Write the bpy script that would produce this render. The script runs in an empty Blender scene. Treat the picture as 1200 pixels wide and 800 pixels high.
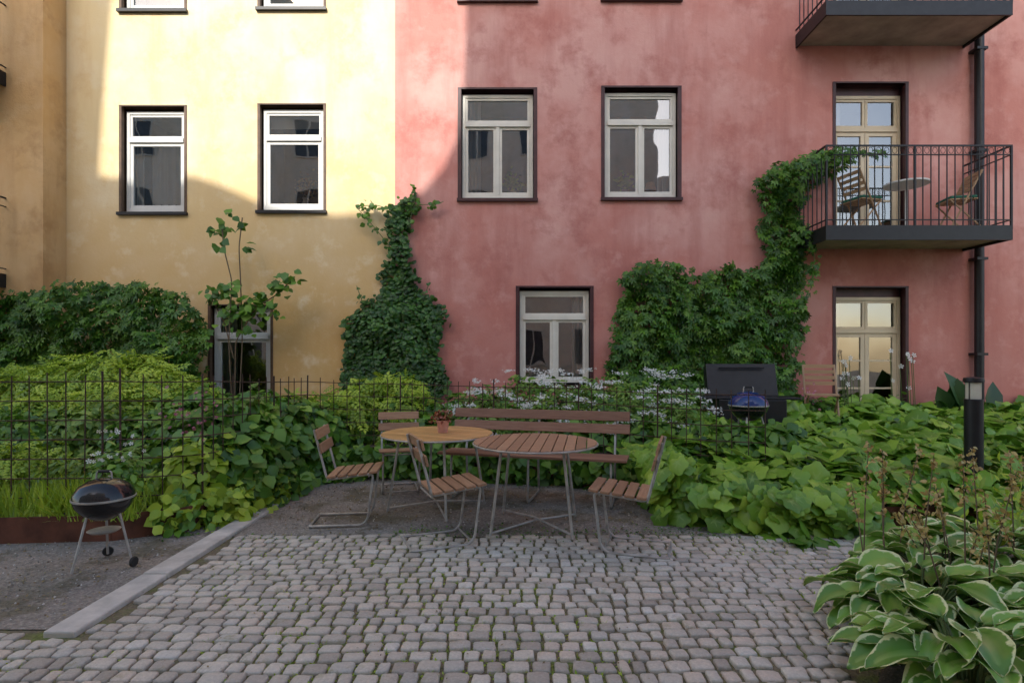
import bpy, bmesh, math, numpy as np
from mathutils import Vector, Matrix
rng=np.random.default_rng(7)
sc=bpy.context.scene
F=660.0; H=1.45; WY=9.0
def X(px,d): return (px-600)*d/F
def Z(py,d): return H-(py-420)*d/F
# ------------------------------------------------------------ materials
def new_mat(name):
    m=bpy.data.materials.new(name); m.use_nodes=True
    nt=m.node_tree; b=nt.nodes['Principled BSDF']; return m,nt,b
def pos_node(nt,scale=(1,1,1),obj=False):
    g=nt.nodes.new('ShaderNodeTexCoord') if obj else nt.nodes.new('ShaderNodeNewGeometry')
    mp=nt.nodes.new('ShaderNodeMapping'); mp.inputs['Scale'].default_value=scale
    nt.links.new(g.outputs['Object' if obj else 'Position'],mp.inputs['Vector']); return mp.outputs[0]
def noise(nt,vec,scale,detail=4,rough=.6):
    n=nt.nodes.new('ShaderNodeTexNoise'); n.inputs['Scale'].default_value=scale
    n.inputs['Detail'].default_value=detail; n.inputs['Roughness'].default_value=rough
    nt.links.new(vec,n.inputs['Vector']); return n.outputs['Fac']
def ramp(nt,fac,stops):
    r=nt.nodes.new('ShaderNodeValToRGB'); cr=r.color_ramp
    while len(cr.elements)<len(stops): cr.elements.new(.5)
    for e,(p,c) in zip(cr.elements,stops):
        e.position=p; e.color=(*c,1) if len(c)==3 else c
    nt.links.new(fac,r.inputs[0]); return r.outputs[0]
def mix(nt,a,b,fac,mode='MIX'):
    m=nt.nodes.new('ShaderNodeMix'); m.data_type='RGBA'; m.blend_type=mode
    for s,v in ((m.inputs[6],a),(m.inputs[7],b)):
        if isinstance(v,(tuple,list)): s.default_value=(*v[:3],1)
        else: nt.links.new(v,s)
    if isinstance(fac,(int,float)): m.inputs[0].default_value=fac
    else: nt.links.new(fac,m.inputs[0])
    return m.outputs[2]
def bump(nt,b,h,strength=.3,dist=.01):
    n=nt.nodes.new('ShaderNodeBump'); n.inputs['Strength'].default_value=strength; n.inputs['Distance'].default_value=dist
    nt.links.new(h,n.inputs['Height']); nt.links.new(n.outputs[0],b.inputs['Normal'])
def smat(name,col,rough=.5,metal=0,var=.25,scale=8,bmp=0.0,bscale=60,stretch=(1,1,1),obj=False):
    m,nt,b=new_mat(name); v=pos_node(nt,stretch,obj)
    f=noise(nt,v,scale)
    lo=tuple(c*(1-var) for c in col); hi=tuple(min(1,c*(1+var)) for c in col)
    nt.links.new(ramp(nt,f,[(.3,lo),(.7,hi)]),b.inputs['Base Color'])
    b.inputs['Roughness'].default_value=rough; b.inputs['Metallic'].default_value=metal
    if bmp: bump(nt,b,noise(nt,v,bscale,3),bmp)
    return m
def stucco(name,base,pale,dark,ground,gz=(1.2,3.8),gf=.75):
    m,nt,b=new_mat(name)
    v=pos_node(nt); vs=pos_node(nt,(2.2,2.2,.28))
    n1=noise(nt,v,.55,6,.62); n2=noise(nt,v,1.7,6,.68); n3=noise(nt,vs,1.0,5,.6)
    c=mix(nt,base,pale,ramp(nt,n1,[(.42,(0,0,0)),(.62,(1,1,1))]))
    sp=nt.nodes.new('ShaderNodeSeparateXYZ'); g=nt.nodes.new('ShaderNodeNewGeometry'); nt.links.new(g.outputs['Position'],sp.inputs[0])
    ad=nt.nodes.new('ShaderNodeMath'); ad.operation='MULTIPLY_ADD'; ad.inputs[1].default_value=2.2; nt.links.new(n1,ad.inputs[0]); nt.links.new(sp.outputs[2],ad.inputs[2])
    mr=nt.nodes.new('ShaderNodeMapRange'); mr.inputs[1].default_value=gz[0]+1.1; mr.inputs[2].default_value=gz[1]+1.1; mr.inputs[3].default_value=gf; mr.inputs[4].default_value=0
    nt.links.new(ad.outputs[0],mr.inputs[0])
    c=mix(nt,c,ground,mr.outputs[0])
    c=mix(nt,c,dark,ramp(nt,n3,[(.48,(0,0,0)),(.75,(.8,.8,.8))]))
    c=mix(nt,c,dark,ramp(nt,n2,[(.50,(0,0,0)),(.68,(.75,.75,.75))]))
    n4=noise(nt,v,3.1,6,.62)
    c=mix(nt,c,pale,ramp(nt,n4,[(.54,(0,0,0)),(.72,(.6,.6,.6))]))
    nt.links.new(c,b.inputs['Base Color']); b.inputs['Roughness'].default_value=.9
    bump(nt,b,noise(nt,v,22,4,.75),.35,.012); return m
M={}
M['yellow']=stucco('yellow_plaster',(.82,.66,.38),(.85,.74,.52),(.70,.50,.25),(.62,.37,.125),(2.0,5.0),.9)  # height blend puts sunlit paleness above and shaded orange below into the colour
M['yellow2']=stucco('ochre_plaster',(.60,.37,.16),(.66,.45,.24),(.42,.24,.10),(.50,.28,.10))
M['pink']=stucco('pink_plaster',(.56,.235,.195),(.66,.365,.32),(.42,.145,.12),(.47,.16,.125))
M['cream']=stucco('cream_plaster',(.80,.74,.62),(.82,.78,.70),(.70,.62,.5),(.7,.6,.5))
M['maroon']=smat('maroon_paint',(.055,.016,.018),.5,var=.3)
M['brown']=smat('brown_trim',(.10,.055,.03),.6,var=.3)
M['frame']=smat('grey_white_window_paint',(.60,.60,.57),.45,var=.08,scale=3)
M['framec']=smat('cream_window_paint',(.70,.67,.59),.45,var=.1,scale=3)
M['doorc']=smat('door_paint',(.64,.53,.36),.45,var=.1,scale=3)
M['dark']=smat('black_metal',(.014,.014,.016),.45,.2,var=.3)
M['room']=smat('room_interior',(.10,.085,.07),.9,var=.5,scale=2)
M['curtain']=smat('white_curtain',(.66,.67,.68),.8,var=.06,scale=3)
M['steel']=smat('galvanised_steel',(.40,.385,.36),.45,.4,var=.3,scale=12)
M['rust']=smat('rusty_iron',(.06,.032,.022),.85,.1,var=.5,scale=15)
M['corten']=smat('corten_steel',(.13,.05,.03),.85,.2,var=.45,scale=5,bmp=.2)
M['concrete']=smat('concrete',(.50,.47,.42),.9,var=.25,scale=6,bmp=.3,bscale=80)
M['deck']=smat('balcony_concrete',(.36,.32,.27),.9,var=.25,scale=3,bmp=.2)
M['enamel']=smat('black_enamel',(.012,.012,.014),.12,var=.1)
M['sky_reflection_enamel']=smat('sky_reflection_enamel',(.01,.03,.13),.12,var=.1)  # black lid with the blue sky reflection put into its base colour
M['darkwin']=smat('dark_window_glass',(.05,.06,.07),.15,var=.2)
M['terra']=smat('terracotta',(.55,.25,.18),.8,var=.15,scale=20)
M['white']=smat('white_paint',(.75,.74,.7),.5,var=.06)
M['green_cloth']=smat('green_cushion',(.03,.14,.09),.9,var=.2)
M['stem']=smat('plant_stem',(.10,.14,.04),.7,var=.3)
M['bark']=smat('woody_stem',(.14,.10,.06),.9,var=.3)
M['rubber']=smat('rubber',(.02,.02,.02),.7)
M['rattan']=smat('orange_dried_flowers',(.6,.25,.06),.8)
M['lampglass']=smat('frosted_lamp_glass',(.6,.56,.46),.25,var=.1)
def woodmat(name,a,b2,rough=.55):
    m,nt,b=new_mat(name); tc=nt.nodes.new('ShaderNodeTexCoord')
    mp=nt.nodes.new('ShaderNodeMapping'); mp.inputs['Scale'].default_value=(2.5,30,30); nt.links.new(tc.outputs['Object'],mp.inputs[0])
    f=noise(nt,mp.outputs[0],2,5,.65); at=nt.nodes.new('ShaderNodeNewGeometry')
    f2=at.outputs['Random Per Island']
    c=ramp(nt,f,[(.3,a),(.7,b2)])
    c=mix(nt,c,tuple(x*.55 for x in a),ramp(nt,f2,[(0,(0,0,0)),(1,(.6,.6,.6))]))
    nt.links.new(c,b.inputs['Base Color']); b.inputs['Roughness'].default_value=rough
    return m
M['wood']=woodmat('oiled_wood',(.31,.16,.085),(.49,.29,.17))
M['wood2']=woodmat('orange_wood',(.56,.29,.09),(.72,.43,.17),.4)
M['wood3']=woodmat('red_brown_wood',(.22,.10,.06),(.35,.19,.12))
M['woodl']=woodmat('light_wood',(.42,.26,.14),(.55,.36,.2))
def glassmat():
    m=bpy.data.materials.new('window_glass'); m.use_nodes=True; nt=m.node_tree; nt.nodes.clear()
    o=nt.nodes.new('ShaderNodeOutputMaterial'); t=nt.nodes.new('ShaderNodeBsdfTransparent'); t.inputs[0].default_value=(.85,.88,.88,1)
    g=nt.nodes.new('ShaderNodeBsdfGlossy'); g.inputs['Roughness'].default_value=.015
    lw=nt.nodes.new('ShaderNodeFresnel'); lw.inputs[0].default_value=1.9
    mm=nt.nodes.new('ShaderNodeMath'); mm.operation='ADD'; mm.inputs[1].default_value=.17; nt.links.new(lw.outputs[0],mm.inputs[0])
    v=pos_node(nt); bn=nt.nodes.new('ShaderNodeBump'); bn.inputs['Strength'].default_value=.2; bn.inputs['Distance'].default_value=.02
    nt.links.new(noise(nt,v,1.6,1),bn.inputs['Height']); nt.links.new(bn.outputs[0],g.inputs['Normal'])
    x=nt.nodes.new('ShaderNodeMixShader'); nt.links.new(mm.outputs[0],x.inputs[0]); nt.links.new(t.outputs[0],x.inputs[1]); nt.links.new(g.outputs[0],x.inputs[2]); nt.links.new(x.outputs[0],o.inputs[0]); return m
M['glass']=glassmat()
def leafmat(name,dark,mid,light,tr=.25,rough=.42,margin=None,vein=None):
    m,nt,b=new_mat(name); a=nt.nodes.new('ShaderNodeAttribute'); a.attribute_name='lf'
    s=nt.nodes.new('ShaderNodeSeparateColor'); nt.links.new(a.outputs['Color'],s.inputs[0])
    v=pos_node(nt); n=noise(nt,v,1.7,1)
    ad=nt.nodes.new('ShaderNodeMath'); ad.operation='ADD'; nt.links.new(s.outputs[0],ad.inputs[0]); nt.links.new(n,ad.inputs[1])
    hf=nt.nodes.new('ShaderNodeMath'); hf.operation='MULTIPLY'; hf.inputs[1].default_value=.5; nt.links.new(ad.outputs[0],hf.inputs[0])
    c=ramp(nt,hf.outputs[0],[(.15,dark),(.5,mid),(.85,light)])
    if vein: c=mix(nt,c,vein,ramp(nt,s.outputs[1],[(0,(.55,.55,.55)),(.28,(0,0,0))]))
    if margin:
        nn=noise(nt,v,25,2); k=nt.nodes.new('ShaderNodeMath'); k.operation='MULTIPLY_ADD'; k.inputs[1].default_value=.45; nt.links.new(nn,k.inputs[0]); nt.links.new(s.outputs[1],k.inputs[2])
        c=mix(nt,c,margin,ramp(nt,k.outputs[0],[(.93,(0,0,0)),(1.0,(1,1,1))]))
    nt.links.new(c,b.inputs['Base Color']); b.inputs['Roughness'].default_value=rough
    t=nt.nodes.new('ShaderNodeBsdfTranslucent'); nt.links.new(c,t.inputs[0])
    x=nt.nodes.new('ShaderNodeMixShader'); x.inputs[0].default_value=tr
    nt.links.new(b.outputs[0],x.inputs[1]); nt.links.new(t.outputs[0],x.inputs[2]); nt.links.new(x.outputs[0],nt.nodes['Material Output'].inputs[0])
    return m
L={}
L['ivy']=leafmat('ivy_leaf',(.013,.045,.008),(.032,.105,.014),(.09,.21,.03))
L['creeper']=leafmat('creeper_leaf',(.018,.07,.008),(.06,.17,.014),(.16,.31,.03))
L['ground']=leafmat('groundcover_leaf',(.07,.18,.015),(.19,.37,.03),(.38,.56,.07),.25,.4,vein=(.38,.54,.14))
L['lime']=leafmat('lime_leaf',(.13,.23,.015),(.31,.46,.03),(.52,.64,.07))
L['mid']=leafmat('green_leaf',(.022,.085,.010),(.085,.215,.018),(.22,.40,.04))
L['fine']=leafmat('fine_leaf',(.06,.14,.015),(.15,.27,.035),(.30,.43,.08))
L['hosta']=leafmat('hosta_leaf',(.08,.20,.03),(.18,.36,.05),(.29,.48,.09),.2,.38,margin=(.72,.76,.40),vein=(.32,.47,.14))
L['flower']=leafmat('white_petal',(.6,.62,.55),(.75,.75,.7),(.8,.8,.78),.2)
L['pinkf']=leafmat('pink_petal',(.35,.06,.14),(.5,.14,.25),(.7,.35,.45),.2)
L['seed']=leafmat('seed_pod',(.32,.19,.07),(.50,.37,.13),(.60,.52,.20),.15)
L['redleaf']=leafmat('reddish_leaf',(.16,.03,.02),(.30,.08,.05),(.22,.16,.05),.15)
L['litter']=leafmat('dry_leaf',(.08,.05,.025),(.18,.12,.05),(.28,.24,.08),.1)
# ------------------------------------------------------------ mesh builder
class MB:
    def __init__(s): s.v=[]; s.f=[]; s.m=[]; s.mats=[]
    def mi(s,k):
        if k not in s.mats: s.mats.append(k)
        return s.mats.index(k)
    def add(s,vs,fs,k,T=None):
        o=len(s.v); i=s.mi(k)
        for p in vs: s.v.append(tuple(T@Vector(p)) if T is not None else tuple(p))
        for f in fs: s.f.append(tuple(o+j for j in f)); s.m.append(i)
    def box(s,x0,x1,y0,y1,z0,z1,k,T=None):
        v=[(x0,y0,z0),(x1,y0,z0),(x1,y1,z0),(x0,y1,z0),(x0,y0,z1),(x1,y0,z1),(x1,y1,z1),(x0,y1,z1)]
        s.add(v,[(0,3,2,1),(4,5,6,7),(0,1,5,4),(1,2,6,5),(2,3,7,6),(3,0,4,7)],k,T)
    def quad(s,a,b,c,d,k): s.add([a,b,c,d],[(0,1,2,3)],k)
    def tube(s,pts,r,k,seg=8,T=None,closed=False,cap=True):
        P=[Vector(p) for p in pts]; n=len(P); vs=[]; up=None
        for i,p in enumerate(P):
            if closed: t=(P[(i+1)%n]-P[i-1])
            else: t=P[min(i+1,n-1)]-P[max(i-1,0)]
            t.normalize()
            if up is None: up=Vector((0,0,1)) if abs(t.z)<.9 else Vector((1,0,0))
            a=up-t*up.dot(t)
            if a.length<1e-4: a=Vector((0,1,0))-t*t.y
            a.normalize(); up=a; b=t.cross(a)
            rr=r[i] if isinstance(r,(list,tuple)) else r
            for j in range(seg):
                q=2*math.pi*j/seg; vs.append(p+a*(rr*math.cos(q))+b*(rr*math.sin(q)))
        fs=[]
        for i in range(n if closed else n-1):
            for j in range(seg):
                a0=i*seg+j; a1=i*seg+(j+1)%seg; b0=((i+1)%n)*seg+j; b1=((i+1)%n)*seg+(j+1)%seg
                fs.append((a0,a1,b1,b0))
        if cap and not closed:
            fs.append(tuple(range(seg-1,-1,-1))); fs.append(tuple((n-1)*seg+j for j in range(seg)))
        s.add(vs,fs,k,T)
    def lathe(s,prof,k,seg=32,T=None):
        vs=[];fs=[];n=len(prof)
        for r,z in prof:
            for j in range(seg):
                q=2*math.pi*j/seg; vs.append((r*math.cos(q),r*math.sin(q),z))
        for i in range(n-1):
            for j in range(seg): fs.append((i*seg+j,i*seg+(j+1)%seg,(i+1)*seg+(j+1)%seg,(i+1)*seg+j))
        s.add(vs,fs,k,T)
    def obj(s,name,parent=None,smooth=False,bevel=0,loc=(0,0,0),rz=0):
        me=bpy.data.meshes.new(name); me.from_pydata(s.v,[],s.f)
        for k in s.mats: me.materials.append(M[k] if k in M else L[k])
        me.polygons.foreach_set('material_index',s.m)
        if smooth: me.polygons.foreach_set('use_smooth',[True]*len(s.f))
        me.update(); o=bpy.data.objects.new(name,me); sc.collection.objects.link(o)
        if smooth: 
            try: me.set_sharp_from_angle(angle=math.radians(40))
            except Exception: pass
        o.location=loc; o.rotation_euler=(0,0,rz)
        if parent: o.parent=parent
        if bevel:
            b=o.modifiers.new('bevel','BEVEL'); b.width=bevel; b.segments=2; b.limit_method='ANGLE'
        return o
def empty(name,loc=(0,0,0),rz=0):
    e=bpy.data.objects.new(name,None); sc.collection.objects.link(e); e.location=loc; e.rotation_euler=(0,0,rz); e.empty_display_size=.2; return e
def fillet(pts,r,n=4):
    P=[Vector(p) for p in pts]; out=[P[0]]
    for i in range(1,len(P)-1):
        a=(P[i-1]-P[i]); b=(P[i+1]-P[i]); d=min(r,a.length*.45,b.length*.45); a.normalize(); b.normalize()
        s=P[i]+a*d; e=P[i]+b*d
        for k in range(n+1):
            t=k/n; out.append(s*(1-t)**2+P[i]*2*t*(1-t)+e*t*t)
    out.append(P[-1]); return out
# ------------------------------------------------------------ leaves
def tmpl_ovate(w=.3,fold=.12):
    v=np.array([(0,0,0),(w,.3,fold),(w*.85,.62,fold*.7),(0,1,-.08),(-w*.85,.62,fold*.7),(-w,.3,fold),(0,.35,0),(0,.65,0)],float)
    f=[(0,1,6),(1,2,7),(1,7,6),(2,3,7),(0,6,5),(6,7,5),(5,7,4),(7,3,4)]
    return v,f,np.array([.5,1,1,1,1,1,0,0.])
def tmpl_small():
    v=np.array([(0,0,0),(.3,.45,.08),(0,1,-.05),(-.3,.45,.08)],float)
    return v,[(0,1,2),(0,2,3)],np.array([0,1,1,1.])
def tmpl_lobed(n=20,lob=5):
    v=[(0,0,0)];f=[];e=[0]
    for i in range(n):
        t=-math.pi/2+ (i+.5)*2*math.pi/n
        r=.5*(1+.13*math.cos(lob*(t-math.pi/2)))*(1-.35*max(0,-math.sin(t))**6)
        v.append((r*math.cos(t),r*math.sin(t)+.12,.10*abs(math.cos(lob*(t-math.pi/2)/1))*0.6-.10*r-.04)); e.append(1)
    m=len(v)
    for i in range(n):
        p=v[1+i]; v.append((p[0]*.5,(p[1]-.12)*.5+.06,.03)); e.append(.45 if i%4 else .1)
    for i in range(n):
        j=(i+1)%n; f.append((0,m+i,m+j)); f.append((m+i,1+i,1+j)); f.append((m+i,1+j,m+j))
    return np.array(v,float),f,np.array(e,float)
def tmpl_pinnate(k=4,w=.09,l=.34):
    V=[];Fc=[];E=[]
    def leaflet(bx,by,ang,ln):
        o=len(V); c,s=math.cos(ang),math.sin(ang)
        for (a,b,z) in ((0,0,0),(w,ln*.5,.03),(0,ln,-.06),(-w,ln*.5,.03)):
            V.append((bx+a*c+b*s,by-a*s+b*c,z-.1*by*by)); E.append(1 if b else 0)
        Fc.extend([(o,o+1,o+2),(o,o+2,o+3)])
    for i in range(k):
        y=.15+.6*i/(k-1); ln=l*(1-.35*abs(i/(k-1)-.4)); leaflet(0,y,1.1,ln); leaflet(0,y,-1.1,ln)
    leaflet(0,.8,0,l)
    return np.array(V,float),Fc,np.array(E,float)
def tmpl_blade():
    v=np.array([(-.03,0,0),(.03,0,0),(.025,.5,.04),(-.025,.5,.04),(0,1,.22)],float)
    return v,[(0,1,2),(0,2,3),(3,2,4)],np.array([0,0,.5,.5,1.])
def tmpl_palm5():
    V=[];Fc=[];E=[]
    for a,l in ((0,1),(.75,.85),(-.75,.85),(1.5,.6),(-1.5,.6)):
        o=len(V); c,s=math.cos(a),math.sin(a)
        for (x,y,z) in ((0,0,0),(.17,.55*l,.05),(0,l,-.08),(-.17,.55*l,.05)):
            V.append((x*c+y*s,-x*s+y*c,z)); E.append(1 if y else 0)
        Fc.extend([(o,o+1,o+2),(o,o+2,o+3)])
    return np.array(V,float)*.75,Fc,np.array(E,float)
def tmpl_flower():
    V=[(0,0,0)];Fc=[];E=[0]
    for i in range(5):
        a=2*math.pi*i/5; 
        for d,r in ((-.38,.42),(0,.5),(.38,.42)): V.append((r*math.sin(a+d),r*math.cos(a+d),.1)); E.append(1)
        o=1+3*i; Fc.extend([(0,o,o+1),(0,o+1,o+2)])
    return np.array(V,float),Fc,np.array(E,float)
T_OV=tmpl_ovate(); T_WIDE=tmpl_ovate(.42,.1); T_NAR=tmpl_ovate(.14,.05); T_SM=tmpl_small(); T_LOB=tmpl_lobed(); T_IVY=tmpl_lobed(10,5)
T_PIN=tmpl_pinnate(); T_BL=tmpl_blade(); T_P5=tmpl_palm5(); T_FL=tmpl_flower()
def nrm(a): return a/np.maximum(np.linalg.norm(a,axis=1,keepdims=True),1e-9)
class Leaves:
    def __init__(s): s.V=[];s.F=[];s.C=[];s.MI=[];s.mats=[];s.n=0
    def add(s,P,N,size,t,mat,tip=None,tipj=.6,nj=.5):
        P=np.asarray(P,float); n=len(P)
        if n==0: return
        N=nrm(np.asarray(N,float)+rng.normal(0,nj,(n,3)))
        tp=rng.normal(0,1,(n,3)) if tip is None else np.asarray(tip,float)+rng.normal(0,tipj,(n,3))
        tp=tp-N*np.sum(tp*N,axis=1,keepdims=True); tp=nrm(tp); B=np.cross(tp,N)
        tv,tf,te=t; sz=np.broadcast_to(size,(n,))
        V=P[:,None,:]+sz[:,None,None]*(tv[None,:,0:1]*B[:,None,:]+tv[None,:,1:2]*tp[:,None,:]+tv[None,:,2:3]*N[:,None,:])
        K=len(tv); off=(np.arange(n)*K)[:,None,None]+s.n
        Fa=np.array(tf)[None]+off
        C=np.zeros((n,K,4)); C[:,:,0]=rng.random(n)[:,None]; C[:,:,1]=te[None]; C[:,:,3]=1
        if mat not in s.mats: s.mats.append(mat)
        s.V.append(V.reshape(-1,3)); s.F.append(Fa.reshape(-1,3)); s.C.append(C.reshape(-1,4)); s.MI.append(np.full(n*len(tf),s.mats.index(mat))); s.n+=n*K
    def raw(s,V,F,C,mat):
        if mat not in s.mats: s.mats.append(mat)
        V=np.asarray(V,float);F=np.asarray(F); s.V.append(V); s.F.append(F+s.n); s.C.append(np.asarray(C,float)); s.MI.append(np.full(len(F),s.mats.index(mat))); s.n+=len(V)
    def obj(s,name,parent=None,smooth=True):
        V=np.concatenate(s.V);Fa=np.concatenate(s.F);C=np.concatenate(s.C);MI=np.concatenate(s.MI)
        me=bpy.data.meshes.new(name); me.vertices.add(len(V)); me.vertices.foreach_set('co',V.ravel().astype(np.float32))
        me.loops.add(Fa.size); me.loops.foreach_set('vertex_index',Fa.ravel().astype(np.int32))
        me.polygons.add(len(Fa)); me.polygons.foreach_set('loop_start',(np.arange(len(Fa))*3).astype(np.int32))
        me.polygons.foreach_set('material_index',MI.astype(np.int32))
        me.polygons.foreach_set('use_smooth',np.full(len(Fa),smooth))
        me.update(calc_edges=True)
        a=me.attributes.new('lf','FLOAT_COLOR','POINT'); a.data.foreach_set('color',C.ravel().astype(np.float32))
        for k in s.mats: me.materials.append(L[k] if k in L else M[k])
        o=bpy.data.objects.new(name,me); sc.collection.objects.link(o)
        if parent: o.parent=parent
        return o
def sn(x,y,f,seed=0):
    r=np.random.default_rng(seed); o=0
    for i in range(6):
        a=r.uniform(0,6.28); k=f*r.uniform(.6,1.8); o=o+np.sin(k*(x*math.cos(a)+y*math.sin(a))+r.uniform(0,6.28))
    return o/6*1.6
def inpoly(x,y,poly):
    ins=np.zeros(len(x),bool); n=len(poly); j=n-1
    for i in range(n):
        xi,yi=poly[i];xj,yj=poly[j]
        c=((yi>y)!=(yj>y))&(x<(xj-xi)*(y-yi)/((yj-yi) if yj!=yi else 1e-9)+xi); ins^=c; j=i
    return ins
# ------------------------------------------------------------ ground
mb=MB(); mb.quad((-60,-40,-.06),(60,-40,-.06),(60,60,-.06),(-60,60,-.06),'soil')
def soilmat(name,a,b2,c2,sc1=1.5,sc2=25,bs=.6,moss=None):
    m,nt,b=new_mat(name); v=pos_node(nt)
    c=ramp(nt,noise(nt,v,sc1,5,.7),[(.35,a),(.65,b2)]); c=mix(nt,c,c2,ramp(nt,noise(nt,v,sc2,4,.7),[(.5,(0,0,0)),(.7,(1,1,1))]))
    if moss: c=mix(nt,c,moss,ramp(nt,noise(nt,v,2.2,5,.7),[(.5,(0,0,0)),(.6,(.85,.85,.85))]))
    vo=nt.nodes.new('ShaderNodeTexVoronoi'); vo.inputs['Scale'].default_value=70; nt.links.new(v,vo.inputs['Vector'])
    c=mix(nt,c,ramp(nt,vo.outputs['Color'],[(.2,(.25,.25,.25)),(.8,(1,1,1))]),.45,'MULTIPLY')
    nt.links.new(c,b.inputs['Base Color']); b.inputs['Roughness'].default_value=.95
    bump(nt,b,vo.outputs['Distance'],bs,.01); return m
M['soil']=soilmat('soil',(.08,.06,.04),(.13,.10,.07),(.17,.14,.10))
M['joint']=soilmat('mossy_joint_soil',(.15,.125,.08),(.22,.185,.12),(.16,.17,.06),3,30,moss=(.16,.20,.04))
M['gravel']=soilmat('fine_gravel',(.21,.185,.155),(.33,.295,.25),(.44,.40,.34),1.2,40,.8,moss=(.16,.14,.09))
mb.obj('ground')
mb=MB(); mb.quad((-9,-6,-.011),(5.6,-6,-.011),(5.6,4.75,-.011),(-9,4.75,-.011),'joint'); mb.obj('pavement_bed')
mb=MB()
mb.add([(-2.4,4.60,-.005),(1.9,4.60,-.005),(1.9,7.1,-.005),(-2.4,7.1,-.005)],[(0,1,2,3)],'gravel')
mb.add([(-9,3.03,-.005),(-2.4,3.03,-.005),(-2.4,4.9,-.005),(-9,4.9,-.005)],[(0,1,2,3)],'gravel'); mb.obj('gravel_ground')
m,nt,b=new_mat('granite_sett'); a=nt.nodes.new('ShaderNodeAttribute'); a.attribute_name='lf'
s=nt.nodes.new('ShaderNodeSeparateColor'); nt.links.new(a.outputs['Color'],s.inputs[0])
c=ramp(nt,s.outputs[0],[(0,(.36,.315,.26)),(.3,(.50,.45,.375)),(.6,(.62,.57,.48)),(.8,(.60,.50,.40)),(.92,(.44,.415,.365)),(1,(.70,.66,.58))])
v=pos_node(nt); c=mix(nt,c,ramp(nt,noise(nt,v,70,4,.8),[(.3,(.5,.5,.5)),(.7,(1,1,1))]),.75,'MULTIPLY')
c=mix(nt,c,(.74,.70,.62),ramp(nt,noise(nt,v,.9,3),[(.35,(.0,.0,.0)),(.75,(.3,.3,.3))]))
c=mix(nt,c,(.20,.19,.08),ramp(nt,noise(nt,v,6,5,.75),[(.57,(0,0,0)),(.72,(.65,.65,.65))]))
nt.links.new(c,b.inputs['Base Color']); b.inputs['Roughness'].default_value=.75; bump(nt,b,noise(nt,v,60,4,.7),.5,.006); L['sett']=m
cob=Leaves(); joints=[]
NP=14
def sett(cx,cy,w,d,ang):
    V=[];ca,sa=math.cos(ang),math.sin(ang)
    tz=rng.normal(0,.003); tx,ty=rng.normal(0,.032,2); n=NP; rr=rng.normal(1,.05,n)
    for (sc_,z) in ((1.0,-.05),(1.0,-.004),(.96,.003),(.84,.0065)):
        for i in range(n):
            t=2*math.pi*(i+.5)/n; c,s_=math.cos(t),math.sin(t); e=.38
            x=math.copysign(abs(c)**e,c)*w/2*rr[i]*sc_; y=math.copysign(abs(s_)**e,s_)*d/2*rr[i]*sc_
            V.append((cx+x*ca-y*sa,cy+x*sa+y*ca,z+tz+tx*x+ty*y))
    V.append((cx,cy,.0075+tz)); Fc=[]
    for k in range(3):
        for i in range(n):
            j=(i+1)%n; Fc.append((k*n+i,k*n+j,(k+1)*n+j)); Fc.append((k*n+i,(k+1)*n+j,(k+1)*n+i))
    for i in range(n): Fc.append((3*n+i,3*n+(i+1)%n,4*n))
    C=np.zeros((len(V),4)); C[:,0]=rng.random(); C[:,3]=1
    cob.raw(V,Fc,C,'sett')
yy=1.3
while yy<4.68:
    pitch=rng.uniform(.083,.104); xx=-5.2+rng.uniform(0,.1)
    while xx<4.3:
        w=rng.uniform(.070,.135); cx=xx+w/2; cy=yy+pitch/2+.022*math.sin(cx*1.3+yy*2)+.012*math.sin(cx*3.7+yy)+.02*(cx*.3)
        ok=cy<4.62+.03*math.sin(cx*5)
        if cx-w/2<-2.34 and cy>3.02: ok=False
        if -2.47<cx+w/2 and cx-w/2<-2.28 and cy>2.92: ok=False
        if cx>1.62+.79*(cy-2.6)+.05*math.sin(cy*9): ok=False
        if ok:
            sett(cx,cy,w-rng.uniform(.009,.020),pitch-rng.uniform(.008,.019),rng.normal(0,.06)); joints.append((cx+w/2,cy,w,pitch))
        xx+=w
    yy+=pitch
cob.obj('cobblestone_pavement')
J=np.array(joints)
gr=Leaves(); k=14000; idx=rng.integers(0,len(J),k); p=np.zeros((k,3))
side=rng.random(k)<.5
p[:,0]=np.where(side,J[idx,0]+rng.normal(0,.004,k),J[idx,0]-rng.random(k)*J[idx,2]); p[:,1]=np.where(side,J[idx,1]+rng.uniform(-.5,.5,k)*J[idx,3],J[idx,1]+J[idx,3]/2+rng.normal(0,.004,k)); p[:,2]=-.008
msk=(sn(p[:,0],p[:,1],2.5,3)+.35*sn(p[:,0],p[:,1],9,5))>-.15; p=p[msk]
gr.add(p,np.tile((0,0,1),(len(p),1)),rng.uniform(.010,.026,len(p)),T_SM,'lime',nj=.6)
p2=p[rng.random(len(p))<.10]; gr.add(np.repeat(p2,3,0),np.tile((0,-.6,.3),(len(p2)*3,1)),rng.uniform(.02,.04,len(p2)*3),T_BL,'lime',tip=np.tile((0,0,1),(len(p2)*3,1)),tipj=.5)
k=1700; q=np.stack([rng.uniform(-2.2,1.8,k),rng.uniform(4.6,6.8,k),np.full(k,.004)],1)
gr.add(q,np.tile((0,0,1),(k,1)),rng.uniform(.01,.035,k),T_SM,'litter',nj=.35)
k=900; q=np.stack([rng.uniform(-5.5,-2.5,k),rng.uniform(3.1,4.6,k),np.full(k,.004)],1)
gr.add(q,np.tile((0,0,1),(k,1)),rng.uniform(.01,.03,k),T_SM,'litter',nj=.35)
k=1300; q=np.stack([rng.uniform(-2.2,2.4,k),rng.normal(4.66,.10,k),np.full(k,.006)],1); q=q[sn(q[:,0],q[:,1],3,88)>-.1]
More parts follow.
